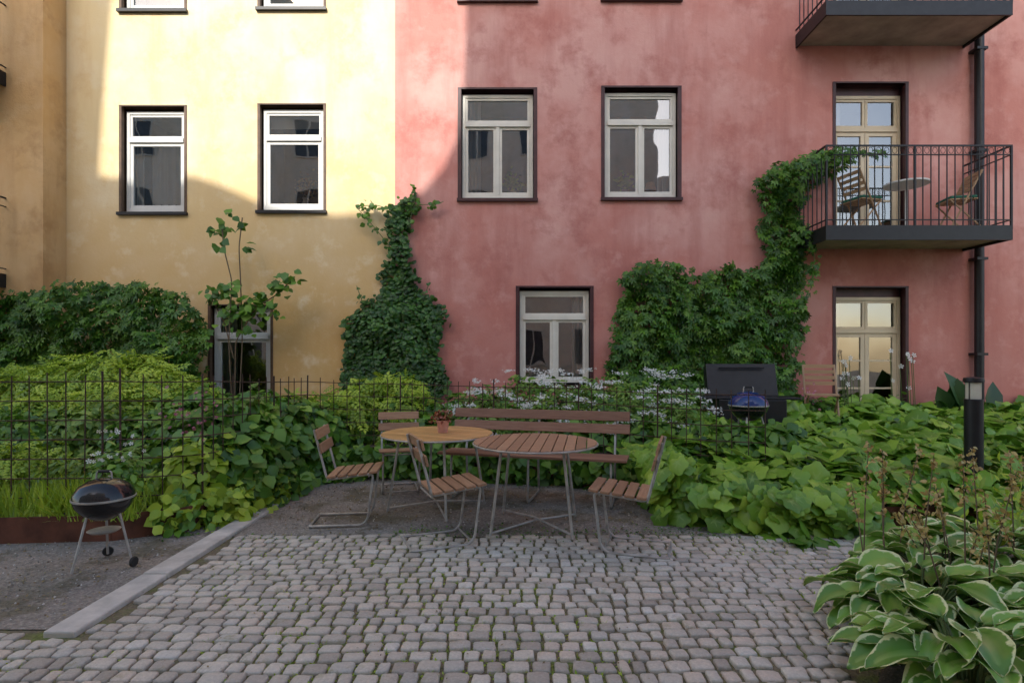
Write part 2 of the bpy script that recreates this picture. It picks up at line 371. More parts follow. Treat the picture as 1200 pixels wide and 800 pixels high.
gr.add(q,np.tile((0,0,1),(len(q),1)),rng.uniform(.012,.03,len(q)),T_SM,'mid',nj=.5)
k=400; q=np.stack([rng.uniform(-3,3,k),rng.uniform(2,4.6,k)+.0,np.full(k,.012)],1)
gr.add(q,np.tile((0,0,1),(k,1)),rng.uniform(.006,.02,k),T_SM,'litter',nj=.3)
gr.obj('moss_and_leaf_litter')
pb=MB()
for i in range(1300):
    if rng.random()<.6: x,y=rng.uniform(-2.2,1.6),rng.uniform(4.62,6.6)
    else: x,y=rng.uniform(-5.3,-2.6),rng.uniform(3.1,4.5)
    r=rng.uniform(.003,.009); a=rng.random()*6
    vs=[(x+r*math.cos(a+j*1.257)*rng.uniform(.8,1.2),y+r*math.sin(a+j*1.257)*rng.uniform(.8,1.2),-.004) for j in range(5)]+[(x,y,r*.7)]
    pb.add(vs,[(j,(j+1)%5,5) for j in range(5)],'gravel' if i%3 else 'concrete')
pb.obj('pebbles')
mb=MB(); y=2.95
for i in range(4):
    l=.92 if i else .8; mb.box(-2.46,-2.29,y,y+l-.008,-.05,.022+.004*(i%2),'concrete'); y+=l
mb.obj('concrete_kerb',bevel=.01)
edge_pts=[(-9,4.35),(-5,4.35),(-3.2,4.5),(-2.75,4.75),(-2.5,5.4),(-2.42,6.6),(-1.6,6.95),(.5,6.6),(1.25,6.15),(1.42,5.35),(1.75,4.95),(2.6,4.78),(9,4.6)]
def edge_y(x):
    return np.interp(x,[p[0] for p in edge_pts],[p[1] for p in edge_pts])
def bedz(x,y): return .16+.09*np.clip(y-4.6,0,5)
nx,ny=80,14; V=[];Fc=[]
for i in range(nx+1):
    x=-9+18*i/nx; e=float(edge_y(x))+.02
    for j in range(ny+1):
        y=e+(9.0-e)*j/ny; V.append((x,y,float(bedz(x,y))+.02*math.sin(x*5+y*3)))
for i in range(nx):
    for j in range(ny):
        a_=i*(ny+1)+j; Fc.append((a_,a_+ny+1,a_+ny+2,a_+1))
mb=MB(); mb.add(V,Fc,'soil'); mb.obj('planting_bed',smooth=True)
mb=MB()
for i in range(len(edge_pts)-1):
    (x0,y0),(x1,y1)=edge_pts[i],edge_pts[i+1]; d=Vector((x1-x0,y1-y0)); ln=d.length; a_=math.atan2(d.y,d.x)
    T=Matrix.Translation((x0,y0,0))@Matrix.Rotation(a_,4,'Z'); mb.box(0,ln-.002,-.006,.006,-.05,.20,'corten',T)
mb.obj('corten_edging')
mb=MB(); pl=[]
for i in range(13):
    y=1.2+i*.28; pl.append((1.66+.79*(y-2.6),y))
V=[];Fc=[]
for (x,y) in pl: V+= [(x,y,-.03),(x+.12,y,.03),(x+1,y,.08),(9,y,.12)]
for i in range(12):
    for j in range(3): a_=i*4+j; Fc.append((a_,a_+1,a_+5,a_+4))
mb.add(V,Fc,'soil'); mb.obj('hosta_bed',smooth=True)
# ------------------------------------------------------------ building
def wall(name,x0,x1,z0,z1,y,holes,mat,parent):
    xs=sorted({x0,x1}|{h[0] for h in holes}|{h[1] for h in holes}); zs=sorted({z0,z1}|{h[2] for h in holes}|{h[3] for h in holes})
    w=MB()
    for i in range(len(xs)-1):
        for j in range(len(zs)-1):
            cx=(xs[i]+xs[i+1])/2; cz=(zs[j]+zs[j+1])/2
            if any(h[0]<cx<h[1] and h[2]<cz<h[3] for h in holes): continue
            w.quad((xs[i],y,zs[j]),(xs[i+1],y,zs[j]),(xs[i+1],y,zs[j+1]),(xs[i],y,zs[j+1]),mat)
    return w.obj(name,parent)
def pxr(a,b_,c_,d_): return (X(a,WY),X(b_,WY),Z(d_,WY),Z(c_,WY))
def reveal(w,h,y,mat,dep=.16,trim=0,tm=None):
    x0,x1,z0,z1=h
    w.quad((x0,y,z0),(x0,y,z1),(x0,y+dep,z1),(x0,y+dep,z0),mat); w.quad((x1,y,z0),(x1,y+dep,z0),(x1,y+dep,z1),(x1,y,z1),mat)
    w.quad((x0,y,z1),(x1,y,z1),(x1,y+dep,z1),(x0,y+dep,z1),mat); w.quad((x0,y,z0),(x0,y+dep,z0),(x1,y+dep,z0),(x1,y,z0),mat)
    if trim:
        e=.012
        w.box(x0-trim*.3,x0+trim*.5,y-e,y+.05,z0,z1,tm); w.box(x1-trim*.5,x1+trim*.3,y-e,y+.05,z0,z1,tm); w.box(x0-trim*.3,x1+trim*.3,y-e-.003,y+.05,z1,z1+trim*.4,tm)
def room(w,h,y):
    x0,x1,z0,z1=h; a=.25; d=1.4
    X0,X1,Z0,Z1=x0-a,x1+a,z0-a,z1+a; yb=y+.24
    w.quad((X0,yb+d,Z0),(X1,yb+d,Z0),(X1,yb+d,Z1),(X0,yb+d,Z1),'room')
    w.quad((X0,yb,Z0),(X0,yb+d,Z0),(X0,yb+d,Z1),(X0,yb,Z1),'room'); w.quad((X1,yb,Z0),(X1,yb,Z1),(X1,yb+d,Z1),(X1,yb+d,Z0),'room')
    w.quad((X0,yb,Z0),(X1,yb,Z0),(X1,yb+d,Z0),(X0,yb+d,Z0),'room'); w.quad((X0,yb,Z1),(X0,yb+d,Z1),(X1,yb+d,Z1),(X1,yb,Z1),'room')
def sash(w,g,x0,x1,z0,z1,y,f,k,bars=()):
    w.box(x0,x0+f,y,y+.045,z0,z1,k); w.box(x1-f,x1,y,y+.045,z0,z1,k)
    w.box(x0+f,x1-f,y+.002,y+.045,z0,z0+f,k); w.box(x0+f,x1-f,y+.002,y+.045,z1-f,z1,k)
    for t in bars:
        zc=z0+(z1-z0)*t; w.box(x0+f,x1-f,y+.006,y+.04,zc-.014,zc+.014,k)
    g.quad((x0+f,y+.022,z0+f),(x1-f,y+.022,z0+f),(x1-f,y+.022,z1-f),(x0+f,y+.022,z1-f),'glass')
def curtainmesh(w,x0,x1,z0,z1,y,k='curtain'):
    n=max(24,int((x1-x0)*90)); V=[];Fc=[]; ph=rng.uniform(0,6)
    for i in range(n+1):
        x=x0+(x1-x0)*i/n; yy_=y+.035*math.sin(x*52+ph)+.015*math.sin(x*97+ph*2)
        V+=[(x,yy_,z0),(x,y+(yy_-y)*.6-.01,z1)]
    for i in range(n): Fc.append((2*i,2*i+2,2*i+3,2*i+1))
    w.add(V,Fc,k)
L['rattanl']=leafmat('orange_petal',(.5,.2,.04),(.65,.32,.06),(.75,.5,.15),.2)
def window(name,h,parent,kind='pink',y=WY,curt=None,extra=None):
    w=MB();g=MB(); x0,x1,z0,z1=h
    e=empty(name); e.parent=parent
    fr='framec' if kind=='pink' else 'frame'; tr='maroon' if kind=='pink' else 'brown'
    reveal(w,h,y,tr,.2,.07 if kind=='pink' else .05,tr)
    w.box(x0-.03,x1+.03,y-.06,y+.1,z0-.035,z0+.012,tr if kind=='pink' else 'dark')
    a=.045 if kind=='pink' else .04; yf=y+.09
    x0+=a;x1-=a;z0+=.05;z1-=a
    f=.05; w.box(x0,x0+f,yf,yf+.09,z0,z1,fr); w.box(x1-f,x1,yf,yf+.09,z0,z1,fr); w.box(x0+f,x1-f,yf-.002,yf+.09,z1-f,z1,fr); w.box(x0+f,x1-f,yf-.002,yf+.09,z0,z0+f,fr)
    zt=z1-(z1-z0)*.29; w.box(x0+f,x1-f,yf-.02,yf+.088,zt-.035,zt+.035,fr)
    i0,i1=x0+f+.003,x1-f-.003
    sash(w,g,i0,i1,zt+.038,z1-f-.003,yf+.012,.035,fr)
    if kind=='pink':
        xm=(i0+i1)/2; w.box(xm-.028,xm+.028,yf-.008,yf+.085,z0+f,zt-.035,fr)
        sash(w,g,i0,xm-.03,z0+f+.003,zt-.038,yf+.012,.04,fr); sash(w,g,xm+.03,i1,z0+f+.003,zt-.038,yf+.012,.04,fr)
    else: sash(w,g,i0,i1,z0+f+.003,zt-.038,yf+.012,.05,fr)
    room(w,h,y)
    if curt=='full':
        curtainmesh(w,i0+.22,i1-.03,z0+.16,zt-.02,y+.30); curtainmesh(w,i0+.0,i0+.13,z0+.05,zt,y+.27)
    if curt=='sides':
        curtainmesh(w,i0,i0+.15,z0+.05,z1,y+.26); curtainmesh(w,i1-.15,i1,z0+.05,z1,y+.26)
    if curt=='left': curtainmesh(w,i0,i0+.24,z0+.05,z1,y+.26)
    if curt=='right': curtainmesh(w,i1-.2,i1,z0+.05,z1,y+.26)
    if curt=='blind': w.box(i0,i1,y+.22,y+.23,z1-.26,z1,'framec')
    w.obj('frame_and_reveal',e); g.obj('glass',e)
    if extra=='bouquet':
        lv=Leaves(); k=160; c=np.array(((x0+x1)/2+.1,y+.30,z0+.42)); P=c+rng.normal(0,.085,(k,3))*(1,.4,1.1); lv.add(P,P-c,.05,T_SM,'seed'); lv.add(P[:60],P[:60]-c,.05,T_FL,'rattanl')
        lv.obj('dried_bouquet',e); v_=MB(); v_.lathe([(.0,0),(.05,0),(.065,.08),(.03,.16),(.04,.2)],'white',16,Matrix.Translation((c[0],c[1],z0+.05))); v_.obj('vase',e,True)
    if extra=='lamp':
        v_=MB(); v_.lathe([(.0,0),(.05,0),(.05,.02),(.012,.03),(.012,.12),(.1,.12),(.06,.25)],'rattan',16,Matrix.Translation(((x0+x1)/2+.22,y+.30,z0+.05))); v_.obj('table_lamp',e,True)
    if extra in('plant','lamp'):
        cx=(x0+x1)/2+(-.2 if extra=='lamp' else .24); v_=MB(); v_.lathe([(0,0),(.05,0),(.07,.12),(.06,.12),(0,.11)],'white' if extra=='plant' else 'terra',16,Matrix.Translation((cx,y+.29,z0+.05))); v_.obj('plant_pot',e,True)
        lv=Leaves(); k=70; P=np.array((cx,y+.29,z0+.30))+rng.normal(0,.06,(k,3))*(1,.4,1.3); lv.add(P,np.tile((0,-1,.3),(k,1)),rng.uniform(.05,.1,k),T_OV,'lime'); lv.obj('potted_plant',e)
def frenchdoor(name,h,parent,y=WY):
    w=MB();g=MB(); x0,x1,z0,z1=h; e=empty(name); e.parent=parent
    reveal(w,h,y,'maroon',.24,.06,'maroon'); w.box(x0-.02,x1+.02,y-.05,y+.14,z0-.04,z0+.01,'deck')
    x0+=.02;x1-=.02;z1-=.14; yf=y+.13; f=.05
    w.box(x0,x1,yf+.02,yf+.06,z1,z1+.14,'maroon')
    w.box(x0,x0+f,yf,yf+.09,z0,z1,'doorc'); w.box(x1-f,x1,yf,yf+.09,z0,z1,'doorc'); w.box(x0+f,x1-f,yf-.002,yf+.09,z1-f,z1,'doorc')
    zt=z1-.55; w.box(x0+f,x1-f,yf-.01,yf+.088,zt-.03,zt+.03,'doorc'); xm=(x0+x1)/2
    for a_,b_ in ((x0+f+.003,xm-.004),(xm+.004,x1-f-.003)):
        sash(w,g,a_,b_,zt+.033,z1-f-.003,yf+.012,.04,'doorc'); sash(w,g,a_,b_,z0+.02,zt-.033,yf+.012,.065,'doorc',(.36,.68))
    room(w,h,y); curtainmesh(w,x0+f,x0+f+.22,z0,z1,y+.34)
    w.obj('frame_and_reveal',e); g.obj('glass',e)
YB=empty('yellow_apartment_building'); PB=empty('pink_apartment_building')
XS=-1.87; XL=-7.12
up=3.24
yl=[pxr(141,218,125,250),pxr(303,381,123,248)]; pl_=[pxr(538,628,105,234),pxr(706,797,103,233)]
E=pxr(245,319,358,480); Fw=pxr(606,694,337,452)
dG=(X(977,WY),X(1063,WY),3.36,Z(98,WY)); dH=(X(977,WY),X(1063,WY),.45,Z(337,WY))
def sh(h,dz): return (h[0],h[1],h[2]+dz,h[3]+dz)
yh=[]; 
for h in yl: yh+=[h,sh(h,up-.01),sh(h,2*up)]
yh.append(E)
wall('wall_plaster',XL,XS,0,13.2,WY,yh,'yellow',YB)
w=MB(); y2=8.55
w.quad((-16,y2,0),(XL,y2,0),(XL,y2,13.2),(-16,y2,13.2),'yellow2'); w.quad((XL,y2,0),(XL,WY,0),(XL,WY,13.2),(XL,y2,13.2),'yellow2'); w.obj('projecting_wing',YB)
ph=[]
for h in pl_: ph+=[h,sh(h,up-.07),sh(h,2*up)]
ph+=[Fw,dG,dH,sh(dG,up),]
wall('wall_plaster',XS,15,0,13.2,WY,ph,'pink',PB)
for i,h in enumerate(yh): window('window',h,YB,'yellow',curt={0:'full',3:'blind',1:'sides',6:'left'}.get(i),extra='bouquet' if i==3 else None)
for i,h in enumerate(ph[:7]): window('window',h,PB,'pink',curt={0:'left',1:'blind',3:'right',4:'sides',6:'right'}.get(i),extra={3:'lamp',0:'plant'}.get(i))
frenchdoor('balcony_door',dG,PB); frenchdoor('garden_door',dH,PB); frenchdoor('balcony_door',sh(dG,up),PB)
w=MB(); w.box(-16,XS,WY-.4,WY+3,13.2,13.5,'dark'); w.obj('roof',YB); w=MB(); w.box(XS,15,WY-.4,WY+3,13.2,13.5,'dark'); w.obj('roof',PB)
w=MB(); xp=X(1147,WY-.1); w.tube([(xp,WY-.11,.3),(xp,WY-.11,13)],.065,'dark',14)
for z in (1.5,3.0,4.7,6.3,8): w.box(xp-.085,xp+.085,WY-.18,WY-.001,z,z+.04,'dark')
w.obj('drainpipe',PB,True)
def balcony(name,x0,x1,zd,parent,dep=.88,y=WY,seed=1):
    e=empty(name); e.parent=parent; yf=y-dep
    w=MB(); w.box(x0+.03,x1-.03,yf+.03,y-.003,zd-.16,zd-.01,'deck')
    w.box(x0,x1,yf,yf+.028,zd-.2,zd+.01,'dark'); w.box(x0,x0+.028,yf+.03,y-.003,zd-.2,zd+.01,'dark'); w.box(x1-.028,x1,yf+.03,y-.003,zd-.2,zd+.01,'dark')
    w.obj('deck',e)
    r=MB(); zt=zd+1.16; zb=zd+.09
    for z,s_ in ((zt,.022),(zt-.13,.011),(zb,.012)):
        r.box(x0,x1,yf,yf+.025,z-s_/2,z+s_/2,'dark'); r.box(x0,x0+.025,yf+.027,y,z-s_/2,z+s_/2,'dark'); r.box(x1-.025,x1,yf+.027,y,z-s_/2,z+s_/2,'dark')
    n=int((x1-x0)/.115)
    for i in range(n+1):
        x=x0+.012+(x1-x0-.024)*i/n; big=i in(0,n,n//2); s_=.013 if big else .006
        r.box(x-s_,x+s_,yf+.012-s_,yf+.012+s_,zd-.05 ,zt-.012,'dark')
    for xx_ in (x0+.012,x1-.012):
        for i in range(1,7):
            yy_=yf+.012+dep*i/7; r.box(xx_-.006,xx_+.006,yy_-.006,yy_+.006,zd,zt-.012,'dark')
    for i in range(n):
        x=x0+.012+(x1-x0-.024)*(i+.5)/n
        r.tube([(x+.035*math.cos(t),yf+.012,zt-.068+.045*math.sin(t)) for t in np.linspace(0,2*math.pi,9)[:-1]],.004,'dark',4,closed=True)
    r.obj('railing',e); return e
bx0,bx1=X(968,8.12),X(1187,8.12)
balcony('balcony',bx0,bx1,3.36,PB); balcony('balcony',bx0,bx1,3.36+up,PB)
balcony('side_balcony',-10.4,X(4,8.5),2.72,YB,.85,8.55); balcony('side_balcony',-10.4,X(4,8.5),2.72+3.05,YB,.85,8.55)
EL=math.radians(30); AZ=math.radians(12); OY=-7.0
dist=WY-OY; sx=-math.tan(AZ)*dist; sz=dist/math.cos(AZ)*math.tan(EL)
pts=[(135,-80),(122,60),(114,170),(122,200),(150,208),(225,206),(262,218),(300,236),(385,252),(440,250),(468,243),(497,222),(520,196),(536,160),(543,110),(548,-80)]
prof=[(X(a_,WY)+sx-(.3 if a_<200 else 0),Z(b_,WY)+sz) for a_,b_ in pts]
top=max(p_[1] for p_ in prof)+.2
prof[0]=(prof[0][0],top); prof[-1]=(prof[-1][0],top)
OB=empty('opposite_shading_building')  # unseen building; roofline projected back along the sun to shape the facade's shadow
outline=[(-23,0),(14,0),(14,9.6),(6.5,9.6),(6.5,top)]+prof[::-1]+[(-14.5,top),(-14.5,12.4),(-23,12.4)]  # lower end blocks added so the panes reflect walls instead of sky
w=MB(); n=len(outline); V=[(x,OY,z) for x,z in outline]+[(x,OY-1.4,z) for x,z in outline]
w.add(V,[tuple(range(n)),tuple(range(2*n-1,n-1,-1))]+[(i,i+n,(i+1)%n+n,(i+1)%n) for i in range(n)],'cream'); w.obj('unseen_building_walls',OB)
w=MB()
for fl in range(4):
    for i in range(14):
        x=-21.6+i*2.5; z=1.2+fl*3.1
        if z+1.6>12.3 or (x>5.5 and z+1.6>9.4): continue
        w.box(x-.6,x+.6,OY+.004,OY+.05,z-.06,z,'framec'); w.box(x-.62,x-.54,OY+.004,OY+.04,z,z+1.6,'framec'); w.box(x+.54,x+.62,OY+.004,OY+.04,z,z+1.6,'framec'); w.box(x-.54,x+.54,OY+.004,OY+.04,z+1.52,z+1.6,'framec'); w.box(x-.03,x+.03,OY+.008,OY+.04,z,z+1.52,'framec')
        w.box(x-.54,x+.54,OY+.003,OY+.007,z,z+1.52,'darkwin')
w.obj('unseen_building_windows',OB)
# ------------------------------------------------------------ climbers
def climber(name,polys,mat,n,size,tm,thick=.3,y=WY,extra=None,obj=True,lv=None):
    lv=lv or Leaves()
    for poly in polys:
        pw=[(X(a_,y-thick*.5),Z(b_,y-thick*.5)) for a_,b_ in poly]
        xs=[p_[0] for p_ in pw]; zs=[p_[1] for p_ in pw]
        k=int(n*2.2*(max(xs)-min(xs))*(max(zs)-min(zs)))
        x=rng.uniform(min(xs)-.1,max(xs)+.1,k); z=rng.uniform(min(zs)-.1,max(zs)+.1,k)
        jx=x+.10*sn(x,z,6,11)+rng.normal(0,.035,k); jz=z+.10*sn(x,z,7,12)+rng.normal(0,.035,k)
        ins=inpoly(jx,jz,pw); x=x[ins];z=z[ins]
        th=thick*(.45+.35*sn(x,z,5,21)+.3*sn(x,z,11,22)); th=np.clip(th,.05,None)
        u=rng.random(len(x))**.6
        P=np.stack([x,y-.03-th*u,z],1); N=np.stack([.5*sn(x,z,6,31),-np.ones(len(x)),.55+.4*sn(x,z,8,32)],1)
        lv.add(P,N,rng.uniform(size*.6,size*1.25,len(x)),tm,mat,tip=np.tile((0,-.3,-1),(len(x),1)),tipj=.55,nj=.38)
    if extra: extra(lv)
    return lv.obj(name) if obj else lv
def strand(lv,st,pts,mat,size,tm,y,dens=40,r=.006,tip=(0,-.3,-1)):
    P=[Vector((X(a_,y),y,Z(b_,y))) for a_,b_ in pts]; st.tube(fillet(P,.08),r,'stem',5)
    for i in range(len(P)-1):
        k=max(2,int((P[i+1]-P[i]).length*dens)); t=rng.random(k)[:,None]
        q=np.array(P[i])*(1-t)+np.array(P[i+1])*t+rng.normal(0,.035,(k,3)); q[:,1]=np.minimum(q[:,1],WY-.02)
        lv.add(q,np.tile((0,-1,.5),(k,1)),rng.uniform(size*.6,size*1.2,k),tm,mat,tip=np.tile(tip,(k,1)),tipj=.7)
climber('climbing_vine',[[(-60,360),(0,342),(60,335),(110,330),(165,328),(205,340),(222,368),(235,395),(230,450),(235,520),(-60,520)]],'creeper',440,.14,T_P5,.5,y=8.56)
st=MB()
def ex(lv):
    strand(lv,st,[(466,300),(440,268),(418,243)],'creeper',.09,T_WIDE,8.85,35)
    strand(lv,st,[(466,248),(440,240),(418,242)],'creeper',.09,T_WIDE,8.85,45)
    strand(lv,st,[(475,240),(500,240),(518,237)],'creeper',.08,T_WIDE,8.85,45)
    strand(lv,st,[(480,260),(486,235),(485,216)],'creeper',.08,T_WIDE,8.85,40)
    strand(lv,st,[(425,355),(418,335)],'ivy',.07,T_WIDE,8.85,40)
    strand(lv,st,[(495,352),(503,332)],'ivy',.07,T_WIDE,8.85,30)
ivo=climber('ivy_plant',[[(404,470),(402,420),(412,395),(405,372),(428,352),(455,345),(500,352),(518,365),(520,385),(512,410),(520,450),(515,480)],[(448,360),(452,330),(446,300),(452,268),(458,250),(478,232),(488,248),(480,280),(478,310),(485,340),(490,365)]],'ivy',800,.085,T_IVY,.26,extra=ex)
o=st.obj('stems',ivo)
st=MB()
def ex2(lv):
    for p_ in ([(930,215),(960,190),(1000,180),(1040,180)],[(925,200),(955,185),(990,175)],[(905,215),(940,190),(985,176)],[(815,385),(800,340),(770,310),(740,318)],[(940,230),(925,200),(905,205)],[(945,270),(955,300),(950,340)]): strand(lv,st,p_,'creeper',.12,T_P5,8.5 if p_[0][1]>210 else 8.1,48)
vo=climber('climbing_vine',[[(724,520),(720,430),(724,400),(722,360),(735,325),(760,308),(795,312),(815,325),(835,322),(850,312),(880,318),(905,305),(930,300),(948,318),(935,345),(948,370),(935,400),(945,440),(935,470),(940,520)],
 [(900,330),(903,290),(896,265),(898,235),(892,210),(910,195),(935,184),(965,172),(992,172),(1000,188),(970,202),(950,216),(944,240),(946,275),(940,305),(938,330)]],'creeper',400,.14,T_P5,.45,extra=ex2)
st.obj('stems',vo)
lv=Leaves(); st=MB(); yd=8.45
for p_,d_ in (([(272,480),(268,400),(272,330),(262,290),(260,262)],0),([(280,480),(284,400),(282,330),(280,290),(284,255)],0),([(275,470),(276,400),(300,360),(325,345),(345,325)],0),([(274,420),(262,375),(245,345)],0)):
    P=[Vector((X(a_,yd),yd,Z(b_,yd))) for a_,b_ in p_]; st.tube(fillet(P,.1),.009,'bark',5)
for (a_,b_,s_,k) in ((261,268,.13,12),(259,288,.1,7),(268,252,.06,4),(285,262,.06,5),(286,290,.05,4),(330,332,.16,26),(345,325,.08,10),(312,350,.16,16),(262,340,.16,26),(248,345,.1,12),(290,355,.22,34),(270,362,.16,22),(285,375,.25,22),(322,368,.1,10)):
    c=np.array((X(a_,yd),yd,Z(b_,yd))); P=c+rng.normal(0,s_*.55,(k,3))*(1,.7,.8); P[:,1]=np.minimum(P[:,1],8.9)
    lv.add(P,np.tile((0,-.8,.6),(k,1)),rng.uniform(.08,.17,k),T_WIDE,'mid',tip=np.tile((0,-.2,-.7),(k,1)),tipj=.8)
o=lv.obj('tall_garden_plant'); st.obj('stems',o)
# ------------------------------------------------------------ bed vegetation
def mound(lv,c,r,k,size,tm,mat,up_=.5,tipv=None,nj=.45):
    d=nrm(rng.normal(0,1,(k,3))); d[:,2]=np.abs(d[:,2])*1.0-.15
    u=rng.uniform(.55,1.05,k)**.7; lump=1+.22*sn(d[:,0]*2,d[:,1]*2+d[:,2]*2,3,int(abs(c[0]*100))%97)
    P=np.array(c)+d*np.array(r)*(u*lump)[:,None]; P[:,1]=np.minimum(P[:,1],8.93)
    N=d.copy(); N[:,2]+=up_; N[:,1]-=.3
    tip=d*np.array((1,1,.3))+np.array((0,0,-.25)) if tipv is None else np.tile(tipv,(k,1))
    lv.add(P,N,rng.uniform(size*.6,size*1.3,k),tm,mat,tip=tip,tipj=.5,nj=nj)
lv=Leaves(); k=4600
x=rng.uniform(1.2,8.8,k*2); y=rng.uniform(4.7,8.85,k*2); e=edge_y(x); keep=y>e-.12; x=x[keep];y=y[keep]
top_=np.interp(y,[4.6,5.0,6,7.4,8.9],[.22,.42,.50,.64,.76])+.10*sn(x,y,3.3,41)+.09*sn(x,y,8,42)
top_=top_-.12*np.clip(2.2-x,0,1)
z=top_-.32*rng.random(len(x))**1.9
P=np.stack([x,y,np.maximum(z,.1)],1); N=np.stack([.4*sn(x,y,6,43),-.25+.4*sn(x,y,6,44),np.ones(len(x))],1)
big=rng.random(len(x))<.72
lv.add(P[big],N[big],rng.uniform(.11,.27,big.sum()),T_LOB,'ground',tip=np.tile((0,-1,-.2),(big.sum(),1)),tipj=1.3,nj=.38)
lv.add(P[~big],N[~big],rng.uniform(.08,.15,(~big).sum()),T_WIDE,'mid',tip=np.tile((0,-1,-.1),((~big).sum(),1)),tipj=.9,nj=.5)
k=700; x=rng.uniform(1.35,5.5,k); y=edge_y(x)-.05-.24*rng.random(k)+.08*sn(x,x,5,7); z=rng.uniform(.0,.36,k)*(1-.0*x)
kp=sn(x,x*0,2.1,77)>-.75; x,y,z=x[kp],y[kp],z[kp]; k=len(x)
lv.add(np.stack([x,y,z],1),np.tile((0,-.9,.6),(k,1)),rng.uniform(.09,.2,k),T_LOB,'ground',tip=np.tile((0,-.4,-1),(k,1)),tipj=.6,nj=.35)
k=300; x=rng.uniform(1.25,1.6,k); y=rng.uniform(4.9,6.2,k); lv.add(np.stack([x,y,rng.uniform(.05,.55,k)],1),np.tile((-.8,-.5,.6),(k,1)),rng.uniform(.09,.2,k),T_LOB,'ground',tip=np.tile((-.4,-.4,-1),(k,1)),tipj=.6,nj=.35)
lv.obj('groundcover_plants')
lv=Leaves()
for (a_,d_,zt,rx) in ((560,7.6,1.12,.5),(610,7.9,1.22,.5),(655,7.6,1.20,.5),(700,7.9,1.25,.55),(745,7.6,1.23,.5),(790,7.7,1.16,.45),(640,7.1,1.04,.6),(720,7.1,1.06,.6),(570,7.1,.98,.5),(800,7.1,.94,.5)):
    c=(X(a_,d_),d_,zt-.55); mound(lv,c,(rx,.4,.55),900,.10,T_NAR,'fine'); mound(lv,c,(rx,.42,.58),200,.10,T_OV,'mid')
    for q_ in range(16):
        d=nrm(rng.normal(0,1,(1,3)))[0]; d[2]=abs(d[2]); d[1]=-abs(d[1]); cc=np.array(c)+d*(rx,.44,.66); kk=26
        lv.add(cc+rng.normal(0,.035,(kk,3))*(1.3,1,.4),np.tile((0,-.8,1),(kk,1)),rng.uniform(.015,.034,kk),T_FL,'flower')
lv.obj('flowering_shrub')
lv=Leaves()
for (a_,d_,zt,rx,sz_) in ((520,7.2,.95,.5,.13),(600,7.1,.8,.5,.13),(680,6.95,.75,.5,.14),(760,6.7,.72,.4,.14),(790,5.95,.55,.25,.14),(470,7.4,.95,.45,.12),(830,6.6,.75,.3,.14),(872,6.0,.76,.32,.14),(915,6.2,.74,.3,.14),(550,7.15,.62,.7,.13),(640,7.0,.5,.7,.13)):
    c=(X(a_,d_),d_,zt-.45); mound(lv,c,(rx,.25 if d_<6.3 else .35,.5),420,sz_,T_WIDE,'mid')
k=900; x=rng.uniform(-2.35,1.4,k); y=edge_y(x)-.04-.14*rng.random(k); lv.add(np.stack([x,y,rng.uniform(.0,.4,k)],1),np.tile((0,-1,.5),(k,1)),rng.uniform(.07,.15,k),T_WIDE,'mid',tip=np.tile((0,-.3,-1),(k,1)),tipj=.7)
lv.obj('leafy_plants')
lv=Leaves()
for (a_,d_,zt,rx) in ((35,7.6,1.42,.6),(85,7.5,1.54,.55),(130,7.4,1.60,.5),(170,7.5,1.52,.5),(210,7.4,1.34,.45),(60,6.9,1.22,.6),(130,6.8,1.26,.6),(190,6.9,1.14,.5),(-30,7.4,1.4,.6),(425,7.7,1.22,.42),(465,7.8,1.30,.4),(400,7.4,1.07,.4),(480,7.4,1.12,.35),(350,7.6,1.07,.4)):
    c=(X(a_,d_),d_,zt-.6); mound(lv,c,(rx,.45,.6),430,.2,T_PIN,'lime',.6)
lv.obj('lime_green_shrub')
lv=Leaves()
for (a_,d_,zt,rx,sz_,tm,mt,k) in ((40,6.0,.95,.6,.10,T_OV,'mid',900),(110,6.1,1.0,.6,.1,T_OV,'fine',900),(180,6.0,.95,.55,.11,T_OV,'mid',800),(30,5.4,.7,.5,.16,T_PIN,'lime',500),(100,5.3,.62,.5,.1,T_NAR,'fine',900),(165,5.3,.72,.45,.1,T_NAR,'fine',800),
    (240,5.6,1.02,.42,.13,T_WIDE,'mid',600),(285,5.9,1.08,.42,.14,T_WIDE,'mid',600),(235,5.25,.8,.35,.12,T_WIDE,'lime',420),(275,5.45,.78,.35,.13,T_WIDE,'mid',420),(330,6.5,1.0,.42,.13,T_WIDE,'mid',560),(370,6.9,.95,.4,.13,T_WIDE,'mid',520),(320,6.1,.62,.35,.13,T_WIDE,'mid',420),(360,6.8,.6,.35,.12,T_WIDE,'mid',400),(400,7.3,.85,.45,.12,T_WIDE,'mid',500),(440,7.35,.75,.4,.12,T_OV,'mid',450),
    (230,4.95,.42,.24,.09,T_OV,'mid',350),(265,5.15,.42,.28,.1,T_WIDE,'lime',350),(300,5.6,.4,.3,.1,T_WIDE,'mid',350),(-40,6.2,1.0,.7,.12,T_OV,'mid',700),(-60,5.4,.7,.6,.12,T_OV,'mid',600),(230,6.8,1.15,.5,.12,T_WIDE,'mid',600),(300,7.3,1.1,.5,.13,T_WIDE,'mid',600),(160,4.95,.42,.35,.08,T_NAR,'fine',500)):
    c=(X(a_,d_),d_,zt-.5); mound(lv,c,(rx,.4,.52),k,sz_,tm,mt)
k=3600; x=rng.uniform(-5.5,-3.0,k); y=rng.uniform(4.45,5.4,k); P=np.stack([x,y,bedz(x,y)],1)
lv.add(P,np.tile((0,-1,.2),(k,1)),rng.uniform(.10,.32,k)*(.8+.4*sn(x,y,3,9)),T_BL,'lime',tip=np.tile((0,-.1,1),(k,1)),tipj=.2)
